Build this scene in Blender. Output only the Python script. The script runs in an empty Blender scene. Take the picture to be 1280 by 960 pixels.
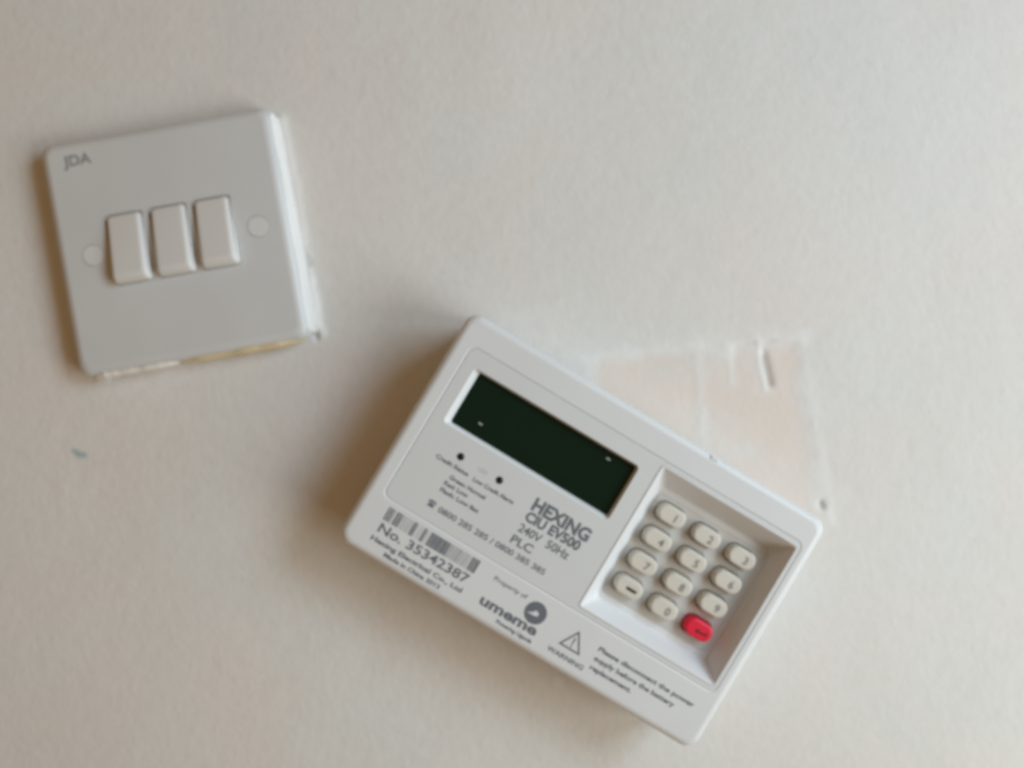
import bpy, bmesh, math, random
import numpy as np
from mathutils import Matrix, Vector

random.seed(7)
S = bpy.context.scene
COL = S.collection
MM = 0.001

# ------------------------------------------------------------------ camera
D = 0.300            # lens to wall, metres
FPX = 981.0          # focal length in photograph pixels (1280 wide)
ROLL = math.radians(10.0)
cr, sr = math.cos(ROLL), math.sin(ROLL)

cd = bpy.data.cameras.new('camera')
cam = bpy.data.objects.new('camera', cd)
COL.objects.link(cam)
cam.matrix_world = Matrix(((cr, sr, 0, 0), (0, 0, -1, -D), (-sr, cr, 0, 0), (0, 0, 0, 1)))
cd.sensor_width = 36.0
cd.lens = 36.0 * FPX / 1280.0
cd.clip_start = 0.01
cd.clip_end = 50.0
cd.dof.use_dof = True
cd.dof.focus_distance = 0.254
cd.dof.aperture_fstop = 2.8
S.camera = cam

# ------------------------------------------------------------------ world and lamps
W = bpy.data.worlds.new('World')
S.world = W
W.use_nodes = True
bg = W.node_tree.nodes['Background']
bg.inputs['Color'].default_value = (1.0, 0.605, 0.284, 1)   # warm dim room
bg.inputs['Strength'].default_value = 0.25


def area(name, loc, aim, sx, sy, power, color):
    ld = bpy.data.lights.new(name, 'AREA')
    ld.shape = 'RECTANGLE'
    ld.size, ld.size_y = sx, sy
    ld.energy = power
    ld.color = color
    o = bpy.data.objects.new(name, ld)
    COL.objects.link(o)
    o.location = loc
    d = (Vector(aim) - Vector(loc)).normalized()
    z = -d
    x = Vector((0, 0, 1)).cross(z)
    if x.length < 1e-4:
        x = Vector((1, 0, 0))
    x.normalize()
    y = z.cross(x)
    o.matrix_world = Matrix((x.to_4d(), y.to_4d(), z.to_4d(), (0, 0, 0, 1))).transposed()
    o.matrix_world.translation = Vector(loc)
    return o


area('window_light', (0.63, -0.54, 0.14), (0, -0.54, 0.14), 0.34, 0.42, 5.65, (0.64, 0.835, 1.0))
area('lower_window_light', (0.64, -0.52, -0.42), (0, -0.3, -0.2), 0.50, 0.46, 5.0, (0.935, 0.99, 0.98))

S.view_settings.view_transform = 'Standard'
S.view_settings.look = 'None'
S.view_settings.gamma = 1.0
S.view_settings.exposure = 0.0
S.view_settings.use_curve_mapping = False
S.render.engine = 'CYCLES'
S.cycles.filter_width = 3.4
S.cycles.use_denoising = True


# ------------------------------------------------------------------ helpers
def wall_point(px, py, h=0.0):
    """photo pixel -> (X, Z) in mm on the plane h mm in front of the wall"""
    s = (D * 1000 - h) / FPX
    a, b = (px - 640) * s, (480 - py) * s
    return a * cr + b * sr, -a * sr + b * cr


class MB:
    """collects verts (u, w, h in mm; h = out of the wall) and faces"""
    def __init__(self):
        self.v, self.f = [], []

    def loop(self, pts, h):
        i = len(self.v)
        for p in pts:
            hh = h(p) if callable(h) else h
            self.v.append((p[0], p[1], hh))
        return list(range(i, i + len(pts)))

    def bridge(self, a, b):
        n = len(a)
        for k in range(n):
            self.f.append((a[k], a[(k + 1) % n], b[(k + 1) % n], b[k]))

    def cap(self, a):
        self.f.append(tuple(a))

    def loft(self, rows, cap_end=True, cap_start=False):
        ls = [self.loop(p, h) for p, h in rows]
        for a, b in zip(ls, ls[1:]):
            self.bridge(a, b)
        if cap_end:
            self.cap(ls[-1])
        if cap_start:
            self.cap(ls[0][::-1])
        return ls

    def fill(self, loops):
        """flat triangulated area bounded by loops of vertex indices (first = outside)"""
        bm = bmesh.new()
        vm = {}
        es = []
        for lp in loops:
            vs = []
            for i in lp:
                vm[i] = bm.verts.new(self.v[i])
                vs.append(vm[i])
            for k in range(len(vs)):
                es.append(bm.edges.new((vs[k], vs[(k + 1) % len(vs)])))
        inv = {v: i for i, v in vm.items()}
        bmesh.ops.triangle_fill(bm, use_beauty=True, use_dissolve=False, edges=es)
        for f in bm.faces:
            self.f.append(tuple(inv[v] for v in f.verts))
        bm.free()

    def mesh(self, name, mat, angle=35, flat=False):
        me = bpy.data.meshes.new(name)
        me.from_pydata([(u * MM, -h * MM, w * MM) for u, w, h in self.v], [], self.f)
        bm = bmesh.new()
        bm.from_mesh(me)
        bmesh.ops.recalc_face_normals(bm, faces=bm.faces)
        bm.to_mesh(me)
        bm.free()
        if not flat:
            me.shade_smooth()
            me.set_sharp_from_angle(angle=math.radians(angle))
            for p in me.polygons:                       # faces square to the wall stay truly flat
                if abs(p.normal.y) > 0.9999:
                    p.use_smooth = False
        me.materials.append(mat)
        return me

    def build(self, name, mat, parent=None, angle=35, flat=False):
        return link(name, self.mesh(name, mat, angle, flat), parent)


def link(name, me, parent=None, loc=None):
    o = bpy.data.objects.new(name, me)
    COL.objects.link(o)
    if parent:
        o.parent = parent
    if loc:
        o.location = loc
    return o


def rr(cx, cy, w, h, r, n=7):
    """rounded rectangle, counter-clockwise, 4*(n+1) points"""
    out = []
    r = min(r, w / 2 - 1e-4, h / 2 - 1e-4)
    for q, (sx, sy) in enumerate(((1, 1), (-1, 1), (-1, -1), (1, -1))):
        ox, oy = cx + sx * (w / 2 - r), cy + sy * (h / 2 - r)
        for k in range(n + 1):
            a = math.pi / 2 * (q + k / n)
            out.append((ox + r * math.cos(a), oy + r * math.sin(a)))
    return out


def rb(u0, u1, w0, w1, r, n=7):
    return rr((u0 + u1) / 2, (w0 + w1) / 2, u1 - u0, w1 - w0, r, n)


def circ(cx, cy, r, n=24):
    return [(cx + r * math.cos(2 * math.pi * k / n), cy + r * math.sin(2 * math.pi * k / n)) for k in range(n)]


# ------------------------------------------------------------------ materials
def mat(name, color, rough=0.5, bump=0.0, bscale=900.0, mottle=0.06, mscale=60.0, spec=0.5, sss=0.0):
    m = bpy.data.materials.new(name)
    m.use_nodes = True
    nt = m.node_tree
    N, L = nt.nodes, nt.links
    b = N['Principled BSDF']
    b.inputs['Roughness'].default_value = rough
    b.inputs['Specular IOR Level'].default_value = spec
    tc = N.new('ShaderNodeTexCoord')
    nz = N.new('ShaderNodeTexNoise')
    nz.inputs['Scale'].default_value = mscale
    nz.inputs['Detail'].default_value = 6
    L.new(tc.outputs['Object'], nz.inputs['Vector'])
    mx = N.new('ShaderNodeMix')
    mx.data_type = 'RGBA'
    c = Vector(color)
    mx.inputs['A'].default_value = (*(c * (1 - mottle)), 1)
    mx.inputs['B'].default_value = (*(c * (1 + mottle)), 1)
    L.new(nz.outputs['Fac'], mx.inputs['Factor'])
    L.new(mx.outputs['Result'], b.inputs['Base Color'])
    if sss:
        b.inputs['Subsurface Weight'].default_value = sss
        b.inputs['Subsurface Radius'].default_value = (0.002, 0.0015, 0.001)
    if bump:
        n2 = N.new('ShaderNodeTexNoise')
        n2.inputs['Scale'].default_value = bscale
        n2.inputs['Detail'].default_value = 3
        L.new(tc.outputs['Object'], n2.inputs['Vector'])
        bp = N.new('ShaderNodeBump')
        bp.inputs['Strength'].default_value = bump
        bp.inputs['Distance'].default_value = 0.0002
        L.new(n2.outputs['Fac'], bp.inputs['Height'])
        L.new(bp.outputs['Normal'], b.inputs['Normal'])
    return m


M_HOUSE = mat('white_abs_plastic', (0.67, 0.69, 0.695), 0.42, 0.25, 1500, 0.035)
M_FACE = mat('matt_face_film', (0.625, 0.645, 0.645), 0.50, 0.2, 1800, 0.03)
M_TRAY = mat('tray_plastic', (0.67, 0.68, 0.685), 0.45, 0.2, 1500, 0.02)
M_KEY = mat('cream_rubber', (0.60, 0.57, 0.50), 0.6, 0.3, 2000, 0.05, 120)
M_MEMB = mat('grey_rubber', (0.52, 0.51, 0.48), 0.6, 0.3, 2000, 0.05, 120)
M_STRIP = mat('white_strip', (0.74, 0.74, 0.725), 0.5, 0.5, 700, 0.05, 90)
M_CREAM = mat('cream_bead', (0.72, 0.69, 0.62), 0.5, 0.5, 700, 0.08, 90)
M_RED = mat('red_rubber', (0.72, 0.007, 0.04), 0.42, 0.2, 2000, 0.06, 120)
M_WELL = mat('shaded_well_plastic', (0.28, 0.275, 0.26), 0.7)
M_GAP = mat('dark_gap', (0.035, 0.032, 0.03), 0.8)
M_LCD = mat('green_black_window', (0.003, 0.015, 0.0085), 0.25, 0, 1, 0.35, 40, 0.22)
M_MARK = mat('pale_mark', (0.55, 0.58, 0.52), 0.5)
M_LED = mat('smoky_lens', (0.008, 0.006, 0.012), 0.25)
M_INK = mat('grey_ink', (0.135, 0.15, 0.172), 0.6)
M_INK_FAINT = mat('faint_ink', (0.38, 0.38, 0.38), 0.6)
M_INK_KEY = mat('key_ink', (0.17, 0.16, 0.15), 0.6)
M_BLACK = mat('black_ink', (0.012, 0.012, 0.012), 0.6)
M_REDINK = mat('dark_red_ink', (0.03, 0.002, 0.004), 0.6)
M_PLATE = mat('switch_plate_plastic', (0.575, 0.585, 0.58), 0.34, 0.3, 1200, 0.09, 28)
M_ROCK = mat('rocker_plastic', (0.635, 0.63, 0.605), 0.35, 0.2, 1500, 0.03)
M_CAP = mat('screw_cap_plastic', (0.64, 0.65, 0.64), 0.4, 0.2, 1500, 0.03)
M_SEAL = mat('yellowed_sealant', (0.64, 0.53, 0.33), 0.55, 0.6, 500, 0.25, 90)
M_LOGO = mat('switch_print', (0.26, 0.265, 0.275), 0.6)


# wall paint: three masks stored on the mesh (bare patch, fresh white filler, ink)
def wall_material():
    m = bpy.data.materials.new('wall_paint')
    m.use_nodes = True
    nt = m.node_tree
    N, L = nt.nodes, nt.links
    b = N['Principled BSDF']
    b.inputs['Roughness'].default_value = 0.62
    b.inputs['Specular IOR Level'].default_value = 0.35
    tc = N.new('ShaderNodeTexCoord')

    def noise(scale, detail, stretch=(1, 1, 1), dist=0.0):
        mp = N.new('ShaderNodeMapping')
        mp.inputs['Scale'].default_value = stretch
        L.new(tc.outputs['Object'], mp.inputs['Vector'])
        n = N.new('ShaderNodeTexNoise')
        n.inputs['Scale'].default_value = scale
        n.inputs['Detail'].default_value = detail
        n.inputs['Distortion'].default_value = dist
        L.new(mp.outputs['Vector'], n.inputs['Vector'])
        return n

    def ramp(src, p0, p1):
        r = N.new('ShaderNodeMapRange')
        r.inputs['From Min'].default_value = p0
        r.inputs['From Max'].default_value = p1
        L.new(src, r.inputs['Value'])
        return r.outputs['Result']

    def mix(fac, a, c):
        x = N.new('ShaderNodeMix')
        x.data_type = 'RGBA'
        if isinstance(fac, float):
            x.inputs['Factor'].default_value = fac
        else:
            L.new(fac, x.inputs['Factor'])
        for s, v in (('A', a), ('B', c)):
            if isinstance(v, tuple):
                x.inputs[s].default_value = (*v, 1)
            else:
                L.new(v, x.inputs[s])
        return x.outputs['Result']

    def attr(name):
        a = N.new('ShaderNodeAttribute')
        a.attribute_name = name
        return a.outputs['Fac']

    def mul(a, v):
        x = N.new('ShaderNodeMath')
        x.operation = 'MULTIPLY'
        L.new(a, x.inputs[0])
        if isinstance(v, float):
            x.inputs[1].default_value = v
        else:
            L.new(v, x.inputs[1])
        return x.outputs[0]

    base = mix(ramp(noise(16, 4, dist=0.6).outputs['Fac'], 0.35, 0.65), (0.665, 0.665, 0.635), (0.69, 0.657, 0.618))
    base = mix(mul(ramp(noise(45, 6).outputs['Fac'], 0.45, 0.75), 0.2), base, (0.66, 0.665, 0.645))
    base = mix(mul(ramp(noise(330, 4, (1.3, 1, 0.55)).outputs['Fac'], 0.45, 0.75), 0.30), base, (0.56, 0.54, 0.515))
    base = mix(mul(ramp(noise(700, 3, (1.4, 1, 0.5)).outputs['Fac'], 0.5, 0.75), 0.30), base, (0.76, 0.75, 0.73))
    base = mix(mul(attr('bare'), 0.8), base, (0.70, 0.615, 0.545))
    base = mix(mul(attr('filler'), 0.55), base, (0.76, 0.765, 0.75))
    base = mix(attr('ink'), base, (0.10, 0.30, 0.33))
    base = mix(attr('dark_marks'), base, (0.25, 0.23, 0.21))
    L.new(base, b.inputs['Base Color'])
    # roller stipple: fine, a little taller than wide, with a faint weave
    h1 = noise(620, 3, (1, 1, 0.7)).outputs['Fac']
    h2 = noise(1500, 2).outputs['Fac']
    ad = N.new('ShaderNodeMath')
    ad.operation = 'MULTIPLY_ADD'
    L.new(h2, ad.inputs[0])
    ad.inputs[1].default_value = 0.4
    L.new(h1, ad.inputs[2])
    bp = N.new('ShaderNodeBump')
    bp.inputs['Strength'].default_value = 0.45
    bp.inputs['Distance'].default_value = 0.0003
    L.new(ad.outputs[0], bp.inputs['Height'])
    L.new(bp.outputs['Normal'], b.inputs['Normal'])
    return m


# ------------------------------------------------------------------ the wall
def build_wall():
    rng = np.random.default_rng(3)
    st = 0.8
    xs = np.concatenate([np.linspace(-1100, -240, 24)[:-1], np.arange(-232, 232.1, st), np.linspace(240, 1100, 24)[1:]])
    zs = np.concatenate([np.linspace(-1100, -200, 24)[:-1], np.arange(-192, 192.1, st), np.linspace(200, 1100, 24)[1:]])
    X, Z = np.meshgrid(xs, zs)
    # the same point in the photograph's pixels, only to lay out the scars by their measured spots
    a = X * cr - Z * sr
    b = X * sr + Z * cr
    PX = 640 + a * FPX / (D * 1000)
    PY = 480 - b * FPX / (D * 1000)

    def vnoise(period, seed):
        r = np.random.default_rng(seed)
        g = r.standard_normal((256, 256))
        fx, fz = (X / period) % 256, (Z / period) % 256
        ix, iz = np.floor(fx).astype(int), np.floor(fz).astype(int)
        tx, tz = fx - ix, fz - iz
        tx, tz = tx * tx * (3 - 2 * tx), tz * tz * (3 - 2 * tz)
        i1, j1 = (ix + 1) % 256, (iz + 1) % 256
        ix, iz = ix % 256, iz % 256
        return (g[iz, ix] * (1 - tx) + g[iz, i1] * tx) * (1 - tz) + (g[j1, ix] * (1 - tx) + g[j1, i1] * tx) * tz

    wob = vnoise(9, 11) * 2.0 + vnoise(3.5, 12) * 1.2       # pixels of wander for the scar edges

    def seg(p, q, w, wander=1.0):
        (x0, y0), (x1, y1) = p, q
        dx, dy = x1 - x0, y1 - y0
        t = np.clip(((PX - x0) * dx + (PY - y0) * dy) / (dx * dx + dy * dy), 0, 1)
        d = np.hypot(PX - x0 - t * dx, PY - y0 - t * dy) + wob * wander
        return np.exp(-(d / w) ** 2)

    def inside(poly, soft):
        """signed soft mask of a convex polygon (clockwise in pixels)"""
        m = np.full(X.shape, 1e9)
        n = len(poly)
        for k in range(n):
            (x0, y0), (x1, y1) = poly[k], poly[(k + 1) % n]
            L = math.hypot(x1 - x0, y1 - y0)
            d = ((x1 - x0) * (PY - y0) - (y1 - y0) * (PX - x0)) / L
            m = np.minimum(m, d)
        return np.clip((m + wob) / soft + 0.5, 0, 1)

    H = 0.35 * vnoise(55, 1) + 0.06 * vnoise(18, 2) + 0.02 * vnoise(5.5, 4) + 0.018 * vnoise(2.2, 5)
    bareL = inside([(738, 452), (868, 440), (878, 560), (884, 640), (760, 560)], 16)
    bareR = inside([(874, 440), (990, 430), (1022, 640), (1000, 660), (880, 660)], 16)
    bare = np.clip(np.maximum(bareL, bareR) * (0.62 + 0.3 * vnoise(14, 21) + 0.15 * vnoise(5, 22)), 0, 1)
    H -= 0.22 * np.maximum(bareL, bareR)
    ridges = (0.20 * seg((725, 446), (870, 432), 6) + 0.22 * seg((870, 432), (1002, 422), 6)
              + 0.30 * seg((1002, 424), (1034, 632), 5) + 0.06 * seg((869, 432), (876, 560), 9, 2)
              + 0.6 * seg((910, 436), (914, 480), 4.0, 1.0) + 1.1 * seg((946, 426), (956, 486), 3.6, .4)
              + 0.25 * seg((935, 426), (985, 424), 3.5, .5) + 0.4 * seg((1034, 640), (1040, 655), 4, .4)
              + 0.1 * seg((85, 585), (78, 690), 4))
    filler = np.clip(0.7 * seg((725, 446), (870, 432), 9, 2) + 0.6 * seg((870, 432), (1002, 422), 11, 3)
                     + 0.6 * seg((1000, 424), (1032, 632), 12, 3) + 0.22 * seg((869, 432), (876, 560), 9, 2)
                     + 1.0 * seg((911, 436), (914, 480), 6, 1.0) + 1.4 * seg((946, 426), (955, 484), 6, .4)
                     + seg((1034, 640), (1040, 655), 5, .5)
                     + 0.25 * seg((85, 585), (78, 690), 4), 0, 1)
    H += 0.26 * ridges
    # gouges
    g = seg((954, 440), (963, 480), 3.6, .35)
    H -= 0.8 * g
    dark_marks = 0.55 * seg((955, 446), (962, 480), 2.6, .3)  # darker tone along the gouges, hole and cracks
    hole = seg((1026, 628), (1028, 634), 3.0, .2)
    H -= 1.0 * hole
    dark_marks += 0.75 * seg((1026, 628), (1028, 634), 2.4, .2)
    dark_marks += 0.25 * seg((930, 430), (945, 428), 2, .4) + 0.2 * seg((962, 427), (975, 426), 2, .4)
    H -= 0.25 * seg((930, 430), (945, 428), 2.5, .4)
    # filler smeared along the right edge of the switch
    edge = seg((352, 150), (376, 300), 7, .8) * .6 + seg((376, 300), (396, 412), 8, 1.0)
    filler = np.clip(filler + edge * .9 + seg((392, 395), (401, 420), 5, .8), 0, 1)
    H += 1.5 * seg((384, 318), (394, 405), 4.5, .8) + 0.9 * seg((393, 385), (402, 415), 4, .6) + 0.5 * seg((352, 150), (380, 300), 5, .8)
    H -= 1.4 * seg((384, 318), (388, 332), 2.4, .2)
    H -= 0.8 * seg((395, 418), (396, 423), 2.5, .2)
    dark_marks += 0.5 * seg((384, 319), (387, 331), 2.2, .2) + 0.6 * seg((395, 418), (396, 422), 2.2, .2)
    # little crumbs under the switch's left corner
    H += 0.9 * seg((122, 474), (134, 473), 3, .3)
    filler = np.clip(filler + 0.8 * seg((122, 474), (134, 473), 4, .3), 0, 1)
    # smears of old filler under the meter
    H += 0.25 * seg((640, 835), (690, 850), 7, 2.0) + 0.2 * seg((690, 815), (660, 830), 4, 1.5)
    ink = 0.75 * seg((90, 563), (94, 565), 2.6, .2) + 0.7 * seg((97, 568), (105, 569), 3.4, .3)
    ink = np.clip(ink, 0, 0.8)
    dark_marks = np.clip(dark_marks, 0, 0.85)
    fade = np.clip((np.maximum(np.abs(X) - 232, np.abs(Z) - 192)) / 40, 0, 1)
    H *= 1 - fade
    H = np.minimum(H, 3.0)

    nz, nx = X.shape
    co = np.stack([X * MM, -H * MM, Z * MM], -1).reshape(-1, 3).astype(np.float32)
    idx = np.arange(nz * nx).reshape(nz, nx)
    q = np.stack([idx[:-1, :-1], idx[:-1, 1:], idx[1:, 1:], idx[1:, :-1]], -1).reshape(-1, 4)
    me = bpy.data.meshes.new('wall')
    me.vertices.add(len(co))
    me.vertices.foreach_set('co', co.ravel())
    me.loops.add(q.size)
    me.loops.foreach_set('vertex_index', q.ravel().astype(np.int32))
    me.polygons.add(len(q))
    me.polygons.foreach_set('loop_start', np.arange(0, q.size, 4, dtype=np.int32))
    me.update(calc_edges=True)
    me.shade_smooth()
    for nm, arr in (('bare', bare), ('filler', filler), ('ink', ink), ('dark_marks', dark_marks)):
        at = me.attributes.new(nm, 'FLOAT', 'POINT')
        at.data.foreach_set('value', arr.ravel().astype(np.float32))
    me.materials.append(wall_material())
    o = link('wall', me)
    o['kind'] = 'structure'
    o['label'] = 'painted plaster wall with pinkish stains and a pale rectangular scar'
    return o


build_wall()


# ------------------------------------------------------------------ text
def text_mesh(s, mt, width=None, size=None, bold=0.0, align='LEFT', hscale=None):
    """outline of s as a mesh in mm; origin at the left end (or centre) of the baseline"""
    cu = bpy.data.curves.new('printed_text', 'FONT')
    cu.body = s
    cu.size = size or 1.0
    cu.offset = bold * (size or 1.0)
    cu.fill_mode = 'BOTH'
    cu.extrude = 0.0
    cu.resolution_u = 3
    ob = bpy.data.objects.new('printed_text', cu)
    COL.objects.link(ob)
    bpy.context.view_layer.update()
    me = bpy.data.meshes.new_from_object(ob.evaluated_get(bpy.context.evaluated_depsgraph_get()))
    bpy.data.objects.remove(ob)
    bpy.data.curves.remove(cu)
    n = len(me.vertices)
    co = np.empty(n * 3, np.float32)
    me.vertices.foreach_get('co', co)
    co = co.reshape(-1, 3)
    x0, x1 = co[:, 0].min(), co[:, 0].max()
    co[:, 0] -= x0
    if width:
        co[:, 0] *= width / (x1 - x0)
    if align == 'CENTER':
        co[:, 0] -= co[:, 0].max() / 2
        co[:, 1] -= (co[:, 1].max() + co[:, 1].min()) / 2
    out = np.stack([co[:, 0] * MM, 0 * co[:, 0], co[:, 1] * MM], -1)
    me.vertices.foreach_set('co', out.astype(np.float32).ravel())
    me.update()
    me.materials.clear()
    me.materials.append(mt)
    return me


def put_text(s, u, w, h, parent, mt=None, name='printed_text', **k):
    return link(name, text_mesh(s, mt or M_INK, **k), parent, (u * MM, -(h + 0.04) * MM, w * MM))


# ------------------------------------------------------------------ light switch
def build_switch():
    cx, cz = wall_point(216.5, 301.5, 9)
    root = bpy.data.objects.new('light_switch', None)
    COL.objects.link(root)
    root.location = (cx * MM, 0, cz * MM)
    root.empty_display_size = 0.02
    root['label'] = 'greyish white three rocker light switch plate on the wall'
    root['category'] = 'light switch'
    HP = 9.0
    b = MB()
    R = 3.6
    Wd, Ht = 87.8, 88.0
    rows = [(rr(0, 0, Wd, Ht, 4.5), -2.0), (rr(0, 0, Wd, Ht, 4.5), HP - R)]
    for k in range(1, 6):
        t = math.pi / 2 * k / 5
        i = R * (1 - math.cos(t))
        rows.append((rr(0, 0, Wd - 2 * i, Ht - 2 * i, 4.5 - i * .5), HP - R + R * math.sin(t)))
    ls = b.loft(rows, cap_end=False)
    us = (-16.4, 0.1, 16.5)
    holes = []
    for u in us:
        holes.append(b.loop(rr(u, 0.4, 14.4, 26.4, 1.6, 4), HP))
    capc = [(-30.3, 0.0), (31.8, 0.0)]
    ch = []
    for (u, w) in capc:
        ch.append(b.loop(circ(u, w, 4.0), HP))
    b.fill([ls[-1]] + holes + ch)
    for hl in holes:
        lo = b.loop([b.v[i][:2] for i in hl], HP - 3)
        b.bridge(hl, lo)
    for hl in ch:
        lo = b.loop([b.v[i][:2] for i in hl], HP - 2)
        b.bridge(hl, lo)
    b.build('plate', M_PLATE, root)
    # dark well behind the rockers
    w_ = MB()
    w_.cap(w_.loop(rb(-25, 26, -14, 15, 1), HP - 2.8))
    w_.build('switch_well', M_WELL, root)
    for k, u in enumerate(us):
        r = MB()
        wb, hb = 13.9, 25.9
        tilt = lambda extra: (lambda p: HP + 2.9 - 1.9 * ((p[1] - 0.4) / 13.0) + extra)
        c = 0.4
        rows = [(rr(u, c, wb, hb, 1.6), HP - 2.6),
                (rr(u, c, wb, hb, 1.6), lambda p: HP + 0.9 - 0.6 * ((p[1] - c) / 13)),
                (rb(u - wb / 2 + 0.35, u + wb / 2 - 0.35, c - hb / 2 + 0.6, c + hb / 2 - 0.2, 1.5), tilt(-1.6)),
                (rb(u - wb / 2 + 0.9, u + wb / 2 - 1.0, c - hb / 2 + 2.3, c + hb / 2 - 0.5, 1.3), tilt(-0.4)),
                (rb(u - wb / 2 + 1.5, u + wb / 2 - 1.7, c - hb / 2 + 3.2, c + hb / 2 - 0.9, 1.2), tilt(-0.04)),
                (rb(u - wb / 2 + 2.2, u + wb / 2 - 2.4, c - hb / 2 + 3.9, c + hb / 2 - 1.5, 1.0), tilt(0.0))]
        r.loft(rows)
        o = r.build('rocker', M_ROCK, root, angle=50)
    for (u, w) in capc:
        c_ = MB()
        c_.loft([(circ(u, w, 3.85), HP - 1), (circ(u, w, 3.85), HP - 0.02), (circ(u, w, 3.6), HP + 0.1)])
        c_.build('screw_cap', M_CAP, root)
    put_text('JDA', -35.2, 34.0, HP, root, M_LOGO, 'logo', size=5.6, width=10.6, bold=0.03)
    # yellowed sealant squeezed out along the right half of the lower edge
    # beads along the lower edge: cream on the left, yellowed sealant on the right
    def bead(name, mt, u0, u1, r0, r1, seed, label):
        s = MB()
        rng = random.Random(seed)
        n = 30
        ids = []
        for k in range(n + 1):
            t = k / n
            r_ = (r0 + (r1 - r0) * min(1, t * 2.5)) * min(1, 0.25 + t * 5, 0.25 + (1 - t) * 4) * (0.9 + 0.2 * rng.random())
            if k in (0, n):
                r_ = 0.15
            i = len(s.v)
            s.v.extend([(u0 + (u1 - u0) * t, -Ht / 2 - 0.1 + r_ * math.cos(a), 4.4 + 2.3 * r_ * math.sin(a))
                        for a in [2 * math.pi * j / 10 for j in range(10)]])
            ids.append(list(range(i, i + 10)))
        for a_, b_ in zip(ids, ids[1:]):
            s.bridge(a_, b_)
        s.cap(ids[0][::-1])
        s.cap(ids[-1])
        o = s.build(name, mt, root, angle=80)
        o['label'] = label
    bead('edge_bead', M_CREAM, -41, -6, 1.7, 1.4, 9, 'cream bead along the left half of the lower edge')
    bead('edge_bead', M_SEAL, -9, 42, 1.1, 1.4, 4, 'yellowed sealant along the right half of the lower edge')
    # thin white strip over the right-hand side of the plate
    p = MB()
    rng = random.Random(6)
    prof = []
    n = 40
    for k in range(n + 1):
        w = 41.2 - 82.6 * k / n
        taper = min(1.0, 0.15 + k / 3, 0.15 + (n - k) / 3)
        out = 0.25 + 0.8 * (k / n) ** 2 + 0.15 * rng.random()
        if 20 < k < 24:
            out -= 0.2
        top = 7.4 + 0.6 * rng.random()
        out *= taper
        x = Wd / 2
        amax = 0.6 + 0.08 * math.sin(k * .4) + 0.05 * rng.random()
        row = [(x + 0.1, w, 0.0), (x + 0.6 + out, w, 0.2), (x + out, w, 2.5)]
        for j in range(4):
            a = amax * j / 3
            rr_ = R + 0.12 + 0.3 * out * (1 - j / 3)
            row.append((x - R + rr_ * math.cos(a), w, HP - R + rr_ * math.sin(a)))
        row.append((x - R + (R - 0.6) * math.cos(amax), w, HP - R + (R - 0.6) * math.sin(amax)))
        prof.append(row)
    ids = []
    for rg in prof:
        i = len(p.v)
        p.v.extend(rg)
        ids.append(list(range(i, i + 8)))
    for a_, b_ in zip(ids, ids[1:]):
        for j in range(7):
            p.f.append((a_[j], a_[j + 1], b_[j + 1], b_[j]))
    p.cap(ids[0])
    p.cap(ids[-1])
    p.build('side_strip', M_STRIP, root, angle=80)
    return root


build_switch()


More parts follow.
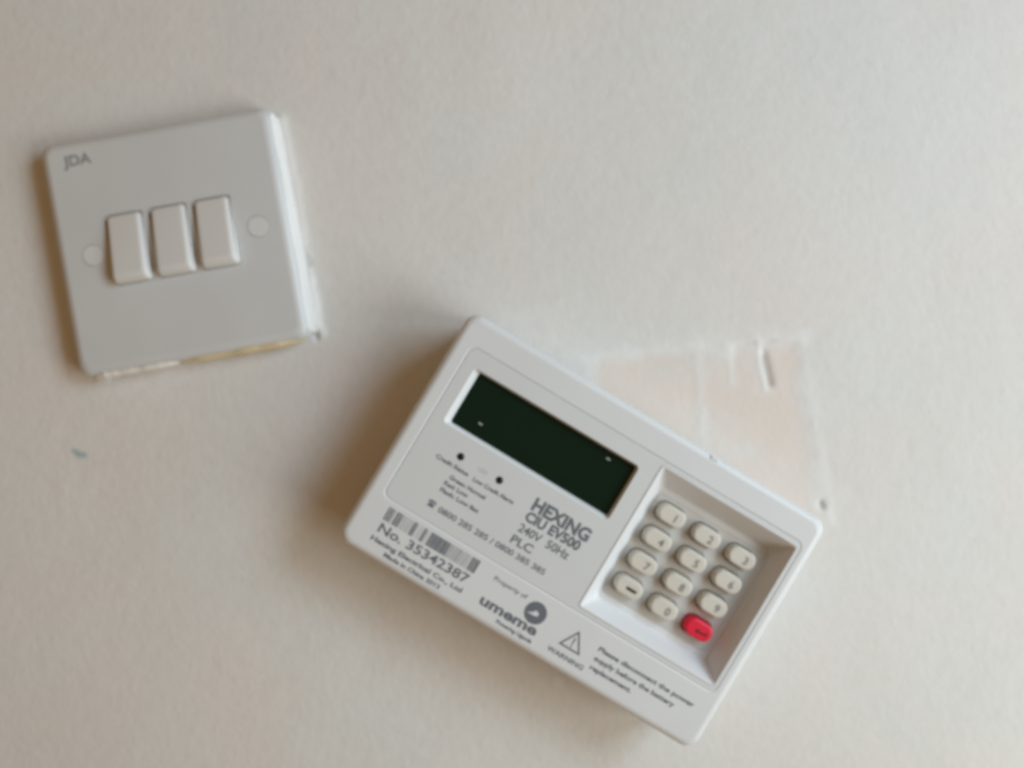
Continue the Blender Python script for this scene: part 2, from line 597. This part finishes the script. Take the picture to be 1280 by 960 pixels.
# ------------------------------------------------------------------ meter keypad unit
def build_meter():
    cx, cz = wall_point(727, 662, 28)
    root = bpy.data.objects.new('prepaid_meter_keypad', None)
    COL.objects.link(root)
    root.location = (cx * MM, 0, cz * MM)
    root.rotation_euler = (0, math.radians(41.0), 0)
    root.empty_display_size = 0.02
    root['label'] = 'tilted white electricity meter keypad unit with dark display'
    root['category'] = 'meter keypad'
    H = 28.0
    Wd, Ht = 145.0, 92.5
    OX, OY = 0.6, -0.4
    b = MB()
    R = 2.6
    rows = [(rr(OX, OY, Wd - 3, Ht - 3, 5.5), -1.5), (rr(OX, OY, Wd - 1.2, Ht - 1.2, 6), 2.0),
            (rr(OX, OY, Wd - 0.6, Ht - 0.6, 6), 11.6), (rr(OX, OY, Wd - 1.4, Ht - 1.4, 6), 11.9),
            (rr(OX, OY, Wd - 1.4, Ht - 1.4, 6), 12.5), (rr(OX, OY, Wd - 0.4, Ht - 0.4, 6), 12.8),
            (rr(OX, OY, Wd, Ht, 4.8), H - R)]
    for k in range(1, 7):
        t = math.pi / 2 * k / 6
        i = R * (1 - math.cos(t))
        rows.append((rr(OX, OY, Wd - 2 * i, Ht - 2 * i, 4.8 - i * .5), H - R + R * math.sin(t)))
    P = (-65.8, 69.0, -25.7, 35.7)                     # panel outline

    def pan(i, r=3.0):
        return rb(P[0] + i, P[1] - i, P[2] + i, P[3] - i, r - i * .5)
    rows += [(pan(0), H), (pan(0.28), H - 0.22), (pan(0.5), H - 0.25), (pan(0.55), H - 2.4)]
    b.loft(rows, cap_end=False, cap_start=True)
    b.build('housing', M_HOUSE, root)

    # face panel with its two openings
    f = MB()
    HF = H - 0.05
    o0 = f.loop(pan(0.57), H - 2.2)
    o1 = f.loop(pan(0.57), HF - 0.12)
    o2 = f.loop(pan(0.75), HF)
    f.bridge(o0, o1)
    f.bridge(o1, o2)
    disp = rb(-60.6, 6.2, 7.3, 29.1, 1.6, 5)
    tray = rb(12.4, 67.7, -23.4, 33.9, 1.3, 5)
    hd = f.loop(disp, HF)
    ht = f.loop(tray, HF)
    f.fill([o2, hd, ht])
    for hl, pts in ((hd, disp), (ht, tray)):
        lo = f.loop(pts, HF - 0.5)
        f.bridge(hl, lo)
    f.build('face_panel', M_FACE, root)

    # display: sloped bezel, dark window
    z = MB()
    z.loft([(disp, HF - 0.2), (rb(-60.2, 6.0, 7.6, 28.95, 1.2, 5), HF - 0.35),
            (rb(-58.5, 5.6, 8.35, 28.5, 0.9, 5), HF - 2.2), (rb(-58.3, 5.5, 8.5, 28.4, 0.8, 5), HF - 2.6)], cap_end=False)
    z.build('display_bezel', M_HOUSE, root, angle=40)
    l = MB()
    l.cap(l.loop(rb(-58.6, 5.8, 8.2, 28.7, 0.6, 5), HF - 2.45))
    win = l.build('display_window', M_LCD, root)
    for (u, w) in ((-48.9, 13.2), (-4.3, 25.7)):  # two small pale marks set on the dark window
        g = MB()
        g.loft([(rr(u, w, 1.6, 0.42, 0.2, 3), HF - 2.44), (rr(u, w, 1.5, 0.34, 0.16, 3), HF - 2.38)])
        g.build('display_mark', M_MARK, win)

    # keypad tray
    FL = 19.0
    floor_out = rb(18.1, 63.5, -18.6, 27.4, 2.2, 5)
    t = MB()
    ls = t.loft([(tray, HF - 0.2), (rb(12.55, 67.55, -23.25, 33.75, 1.2, 5), HF + 0.18),
                 (rb(12.9, 67.2, -22.9, 33.4, 1.2, 5), HF + 0.22),
                 (rb(13.3, 66.8, -22.5, 32.9, 1.3, 5), HF - 0.15),
                 (rb(17.7, 64.0, -19.1, 27.9, 2.2, 5), FL + 0.5), (floor_out, FL)], cap_end=False)
    KW, KH = 10.6, 6.7
    cols = (25.7, 40.1, 54.5)
    rws = (19.9, 10.1, 0.3, -9.6)
    holes = []
    for w in rws:
        for u in cols:
            holes.append(t.loop(rr(u, w, KW + 0.9, KH + 0.9, 3.3, 6), FL))
    t.fill([ls[-1]] + holes)
    for hl in holes:
        lo = t.loop([t.v[i][:2] for i in hl], FL - 1.5)
        t.bridge(hl, lo)
    t.build('keypad_tray', M_TRAY, root)
    # cream rubber membrane the keys grow from
    mm = MB()
    m0 = mm.loop(rb(18.3, 62.6, -16.2, 25.4, 2.2, 5), FL + 0.02)
    m1 = mm.loop(rb(18.5, 62.4, -16.0, 25.2, 2.1, 5), FL + 0.28)
    mm.bridge(m0, m1)
    mh = []
    for w in rws:
        for u in cols:
            mh.append(mm.loop(rr(u, w, KW + 0.85, KH + 0.85, 3.3, 6), FL + 0.28))
    mm.fill([m1] + mh)
    for hl in mh:
        lo = mm.loop([mm.v[i][:2] for i in hl], FL + 0.02)
        mm.bridge(hl, lo)
    mm.build('keypad_membrane', M_MEMB, root)
    g = MB()
    g.cap(g.loop(rb(16, 62, -18, 27, 1), FL - 1.4))
    g.build('key_backing', M_GAP, root)

    def key_mesh(mt):
        k = MB()
        hk = 4.6
        k.loft([(rr(0, 0, KW, KH, 3.0, 6), -1.2), (rr(0, 0, KW - 0.15, KH - 0.15, 3.0, 6), hk - 0.9),
                (rr(0, 0, KW - 0.5, KH - 0.5, 2.9, 6), hk - 0.35), (rr(0, 0, KW - 1.1, KH - 1.1, 2.6, 6), hk - 0.08),
                (rr(0, 0, KW - 2.0, KH - 2.0, 2.2, 6), hk)])
        return k.mesh('key', mt, angle=60)
    KM, KR = key_mesh(M_KEY), key_mesh(M_RED)
    sym = [['1', '2', '3'], ['4', '5', '6'], ['7', '8', '9'], ['dash', '0', 'enter']]
    for j, w in enumerate(rws):
        for i, u in enumerate(cols):
            s = sym[j][i]
            k = link('key', KR if s == 'enter' else KM, root, (u * MM, -FL * MM, w * MM))
            tip = -(4.6 + 0.04) * MM
            if s == 'dash':
                k['label'] = 'cream key with a short black dash'
                d = MB()
                d.cap(d.loop(rr(1.1, -0.2, 4.0, 1.15, 0.2, 3), 4.65))
                d.build('key_symbol', M_BLACK, k)
            elif s == 'enter':
                k['label'] = 'red enter key at the lower right of the keypad'
                d = MB()
                d.cap(d.loop([(-1.5, -0.5), (-0.1, -1.4), (-0.1, -0.9), (3.2, -0.9), (3.2, 0.3), (2.5, 0.3), (2.5, -0.2), (-0.1, -0.2), (-0.1, 0.4)], 4.65))
                d.build('key_symbol', M_REDINK, k)
            else:
                link('key_symbol', text_mesh(s, M_INK_KEY, size=4.0, align='CENTER', bold=0.02), k, (1.5 * MM, tip, -0.2 * MM))

    # two indicator lights
    for (u, w) in ((-48.9, 0.1), (-33.2, 0.0)):
        c = MB()
        c.loft([(circ(u, w, 1.36), HF + 0.02), (circ(u, w, 1.2), HF + 0.18), (circ(u, w, 0.7), HF + 0.35)])
        c.build('indicator_light', M_LED, root, angle=70)

    T = lambda s, u, w, **k: put_text(s, u, w, k.pop('h', HF), root, **k)
    T('LED', -41.5, -0.9, size=1.9, width=3.4, mt=M_INK_FAINT)
    T('Credit Status', -56.4, -4.6, size=2.1, width=13.0, bold=0.035)
    T('Low Credit Alarm', -41.2, -4.9, size=2.1, width=16.2, bold=0.035)
    T('Green: Normal', -48.6, -8.5, size=2.1, width=14.4, bold=0.035)
    T('Red: Low', -49.2, -11.1, size=2.1, width=9.5, bold=0.035)
    T('Flash: Low Bat', -49.2, -13.8, size=2.1, width=15.4, bold=0.035)
    # telephone icon: handset over a round body
    ph = MB()
    ph.cap(ph.loop([(-50.4, -20.3), (-47.9, -20.3), (-48.2, -19.2), (-48.7, -18.7), (-49.6, -18.7), (-50.1, -19.2)], HF + 0.04))
    ph.cap(ph.loop([(-50.7, -18.9), (-50.0, -18.9), (-49.9, -18.5), (-48.4, -18.5), (-48.3, -18.9), (-47.6, -18.9), (-47.8, -18.1), (-48.5, -17.8), (-49.8, -17.8), (-50.5, -18.1)], HF + 0.04))
    ph.build('telephone_icon', M_INK, root, flat=True)
    T('0800 285 285 / 0800 385 385', -46.2, -20.4, size=3.0, width=43.0, bold=0.02)
    T('HEXING', -18.9, -2.9, size=6.4, width=22.6, bold=0.045)
    T('CIU EV500', -19.0, -7.2, size=4.9, width=21.6, bold=0.045)
    T('240V  50Hz', -19.0, -11.7, size=4.3, width=20.0, bold=0.022)
    T('PLC', -19.3, -16.4, size=4.3, width=8.4, bold=0.022)

    # barcode, printed: one flat mesh
    bc = MB()
    rng = random.Random(12)
    dens = [(0.0, .06, .62), (.06, .085, .25), (.085, .15, .72), (.15, .26, .22), (.26, .32, .7), (.32, .37, .15),
            (.37, .43, .62), (.43, .47, .18), (.47, .66, .78), (.66, .80, .36), (.80, .87, .32), (.87, .92, .25), (.92, 1.0, .74)]
    x = 0.0
    while x < 1.0:
        d = next((q for a_, b_, q in dens if a_ <= x < b_), .4)
        pitch = rng.choice((0.014, 0.020, 0.027))
        wd = pitch * d
        u0 = -61.0 + 36.4 * x
        bc.cap(bc.loop([(u0, -32.4), (u0 + 36.4 * wd, -32.4), (u0 + 36.4 * wd, -27.4), (u0, -27.4)], H + 0.04))
        x += pitch
    bc.build('barcode', M_INK, root, flat=True)
    T('No. 35342387', -60.6, -36.8, size=4.7, width=36.0, bold=0.022, h=H)
    T('Hexing Electrical Co., Ltd', -61.2, -40.4, size=2.4, width=36.6, bold=0.035, h=H)
    T('Made in China 2013', -54.3, -43.3, size=2.2, width=22.4, bold=0.035, h=H)
    T('Property of', -17.2, -30.6, size=2.3, width=13.2, bold=0.015, h=H)
    T('umeme', -17.6, -40.1, size=5.2, width=22.6, bold=0.035, h=H)
    T('Powering Uganda', -9.0, -43.0, size=2.0, width=14.2, bold=0.035, h=H)
    # round emblem: ring with a light bird-like wedge left open in the middle
    e = MB()
    oc = e.loop(circ(1.2, -33.0, 4.0, 32), H + 0.04)
    wedge = [(-1.7, -34.1), (0.2, -33.2), (1.0, -32.1), (2.3, -32.5), (2.6, -33.6), (1.4, -34.1), (0.1, -34.1)]
    e.fill([oc, e.loop(wedge, H + 0.04)])
    e.build('emblem', M_INK, root, flat=True)
    # warning triangle
    w = MB()
    tri = lambda k: [(17.6 + 5.0 * k * math.cos(a), -35.4 + 5.0 * k * math.sin(a)) for a in (math.pi / 2, math.pi * 7 / 6, math.pi * 11 / 6)]
    w.fill([w.loop(tri(1.0), H + 0.04), w.loop(tri(0.74), H + 0.04)])
    w.cap(w.loop([(17.25, -33.4), (17.95, -33.4), (17.8, -35.9), (17.4, -35.9)], H + 0.04))
    w.cap(w.loop(circ(17.6, -36.6, 0.35, 10), H + 0.04))
    w.build('warning_triangle', M_INK, root, flat=True)
    T('WARNING', 10.8, -41.8, size=2.4, width=14.4, bold=0.03, h=H)
    T('Please disconnect the power', 26.4, -33.0, size=2.4, width=38.4, bold=0.035, h=H)
    T('supply before the battery', 26.7, -36.5, size=2.4, width=32.2, bold=0.035, h=H)
    T('replacement.', 27.0, -39.9, size=2.4, width=16.6, bold=0.035, h=H)

    # small moulded catch on the upper edge
    c = MB()
    c.loft([(rr(27.0, 44.6, 3.6, 1.6, 0.5, 3), H - 4), (rr(27.0, 44.6, 3.4, 1.4, 0.5, 3), H - 0.35), (rr(27.0, 44.5, 2.8, 0.8, 0.35, 3), H + 0.1)])
    c.build('edge_catch', M_HOUSE, root)
    return root


build_meter()
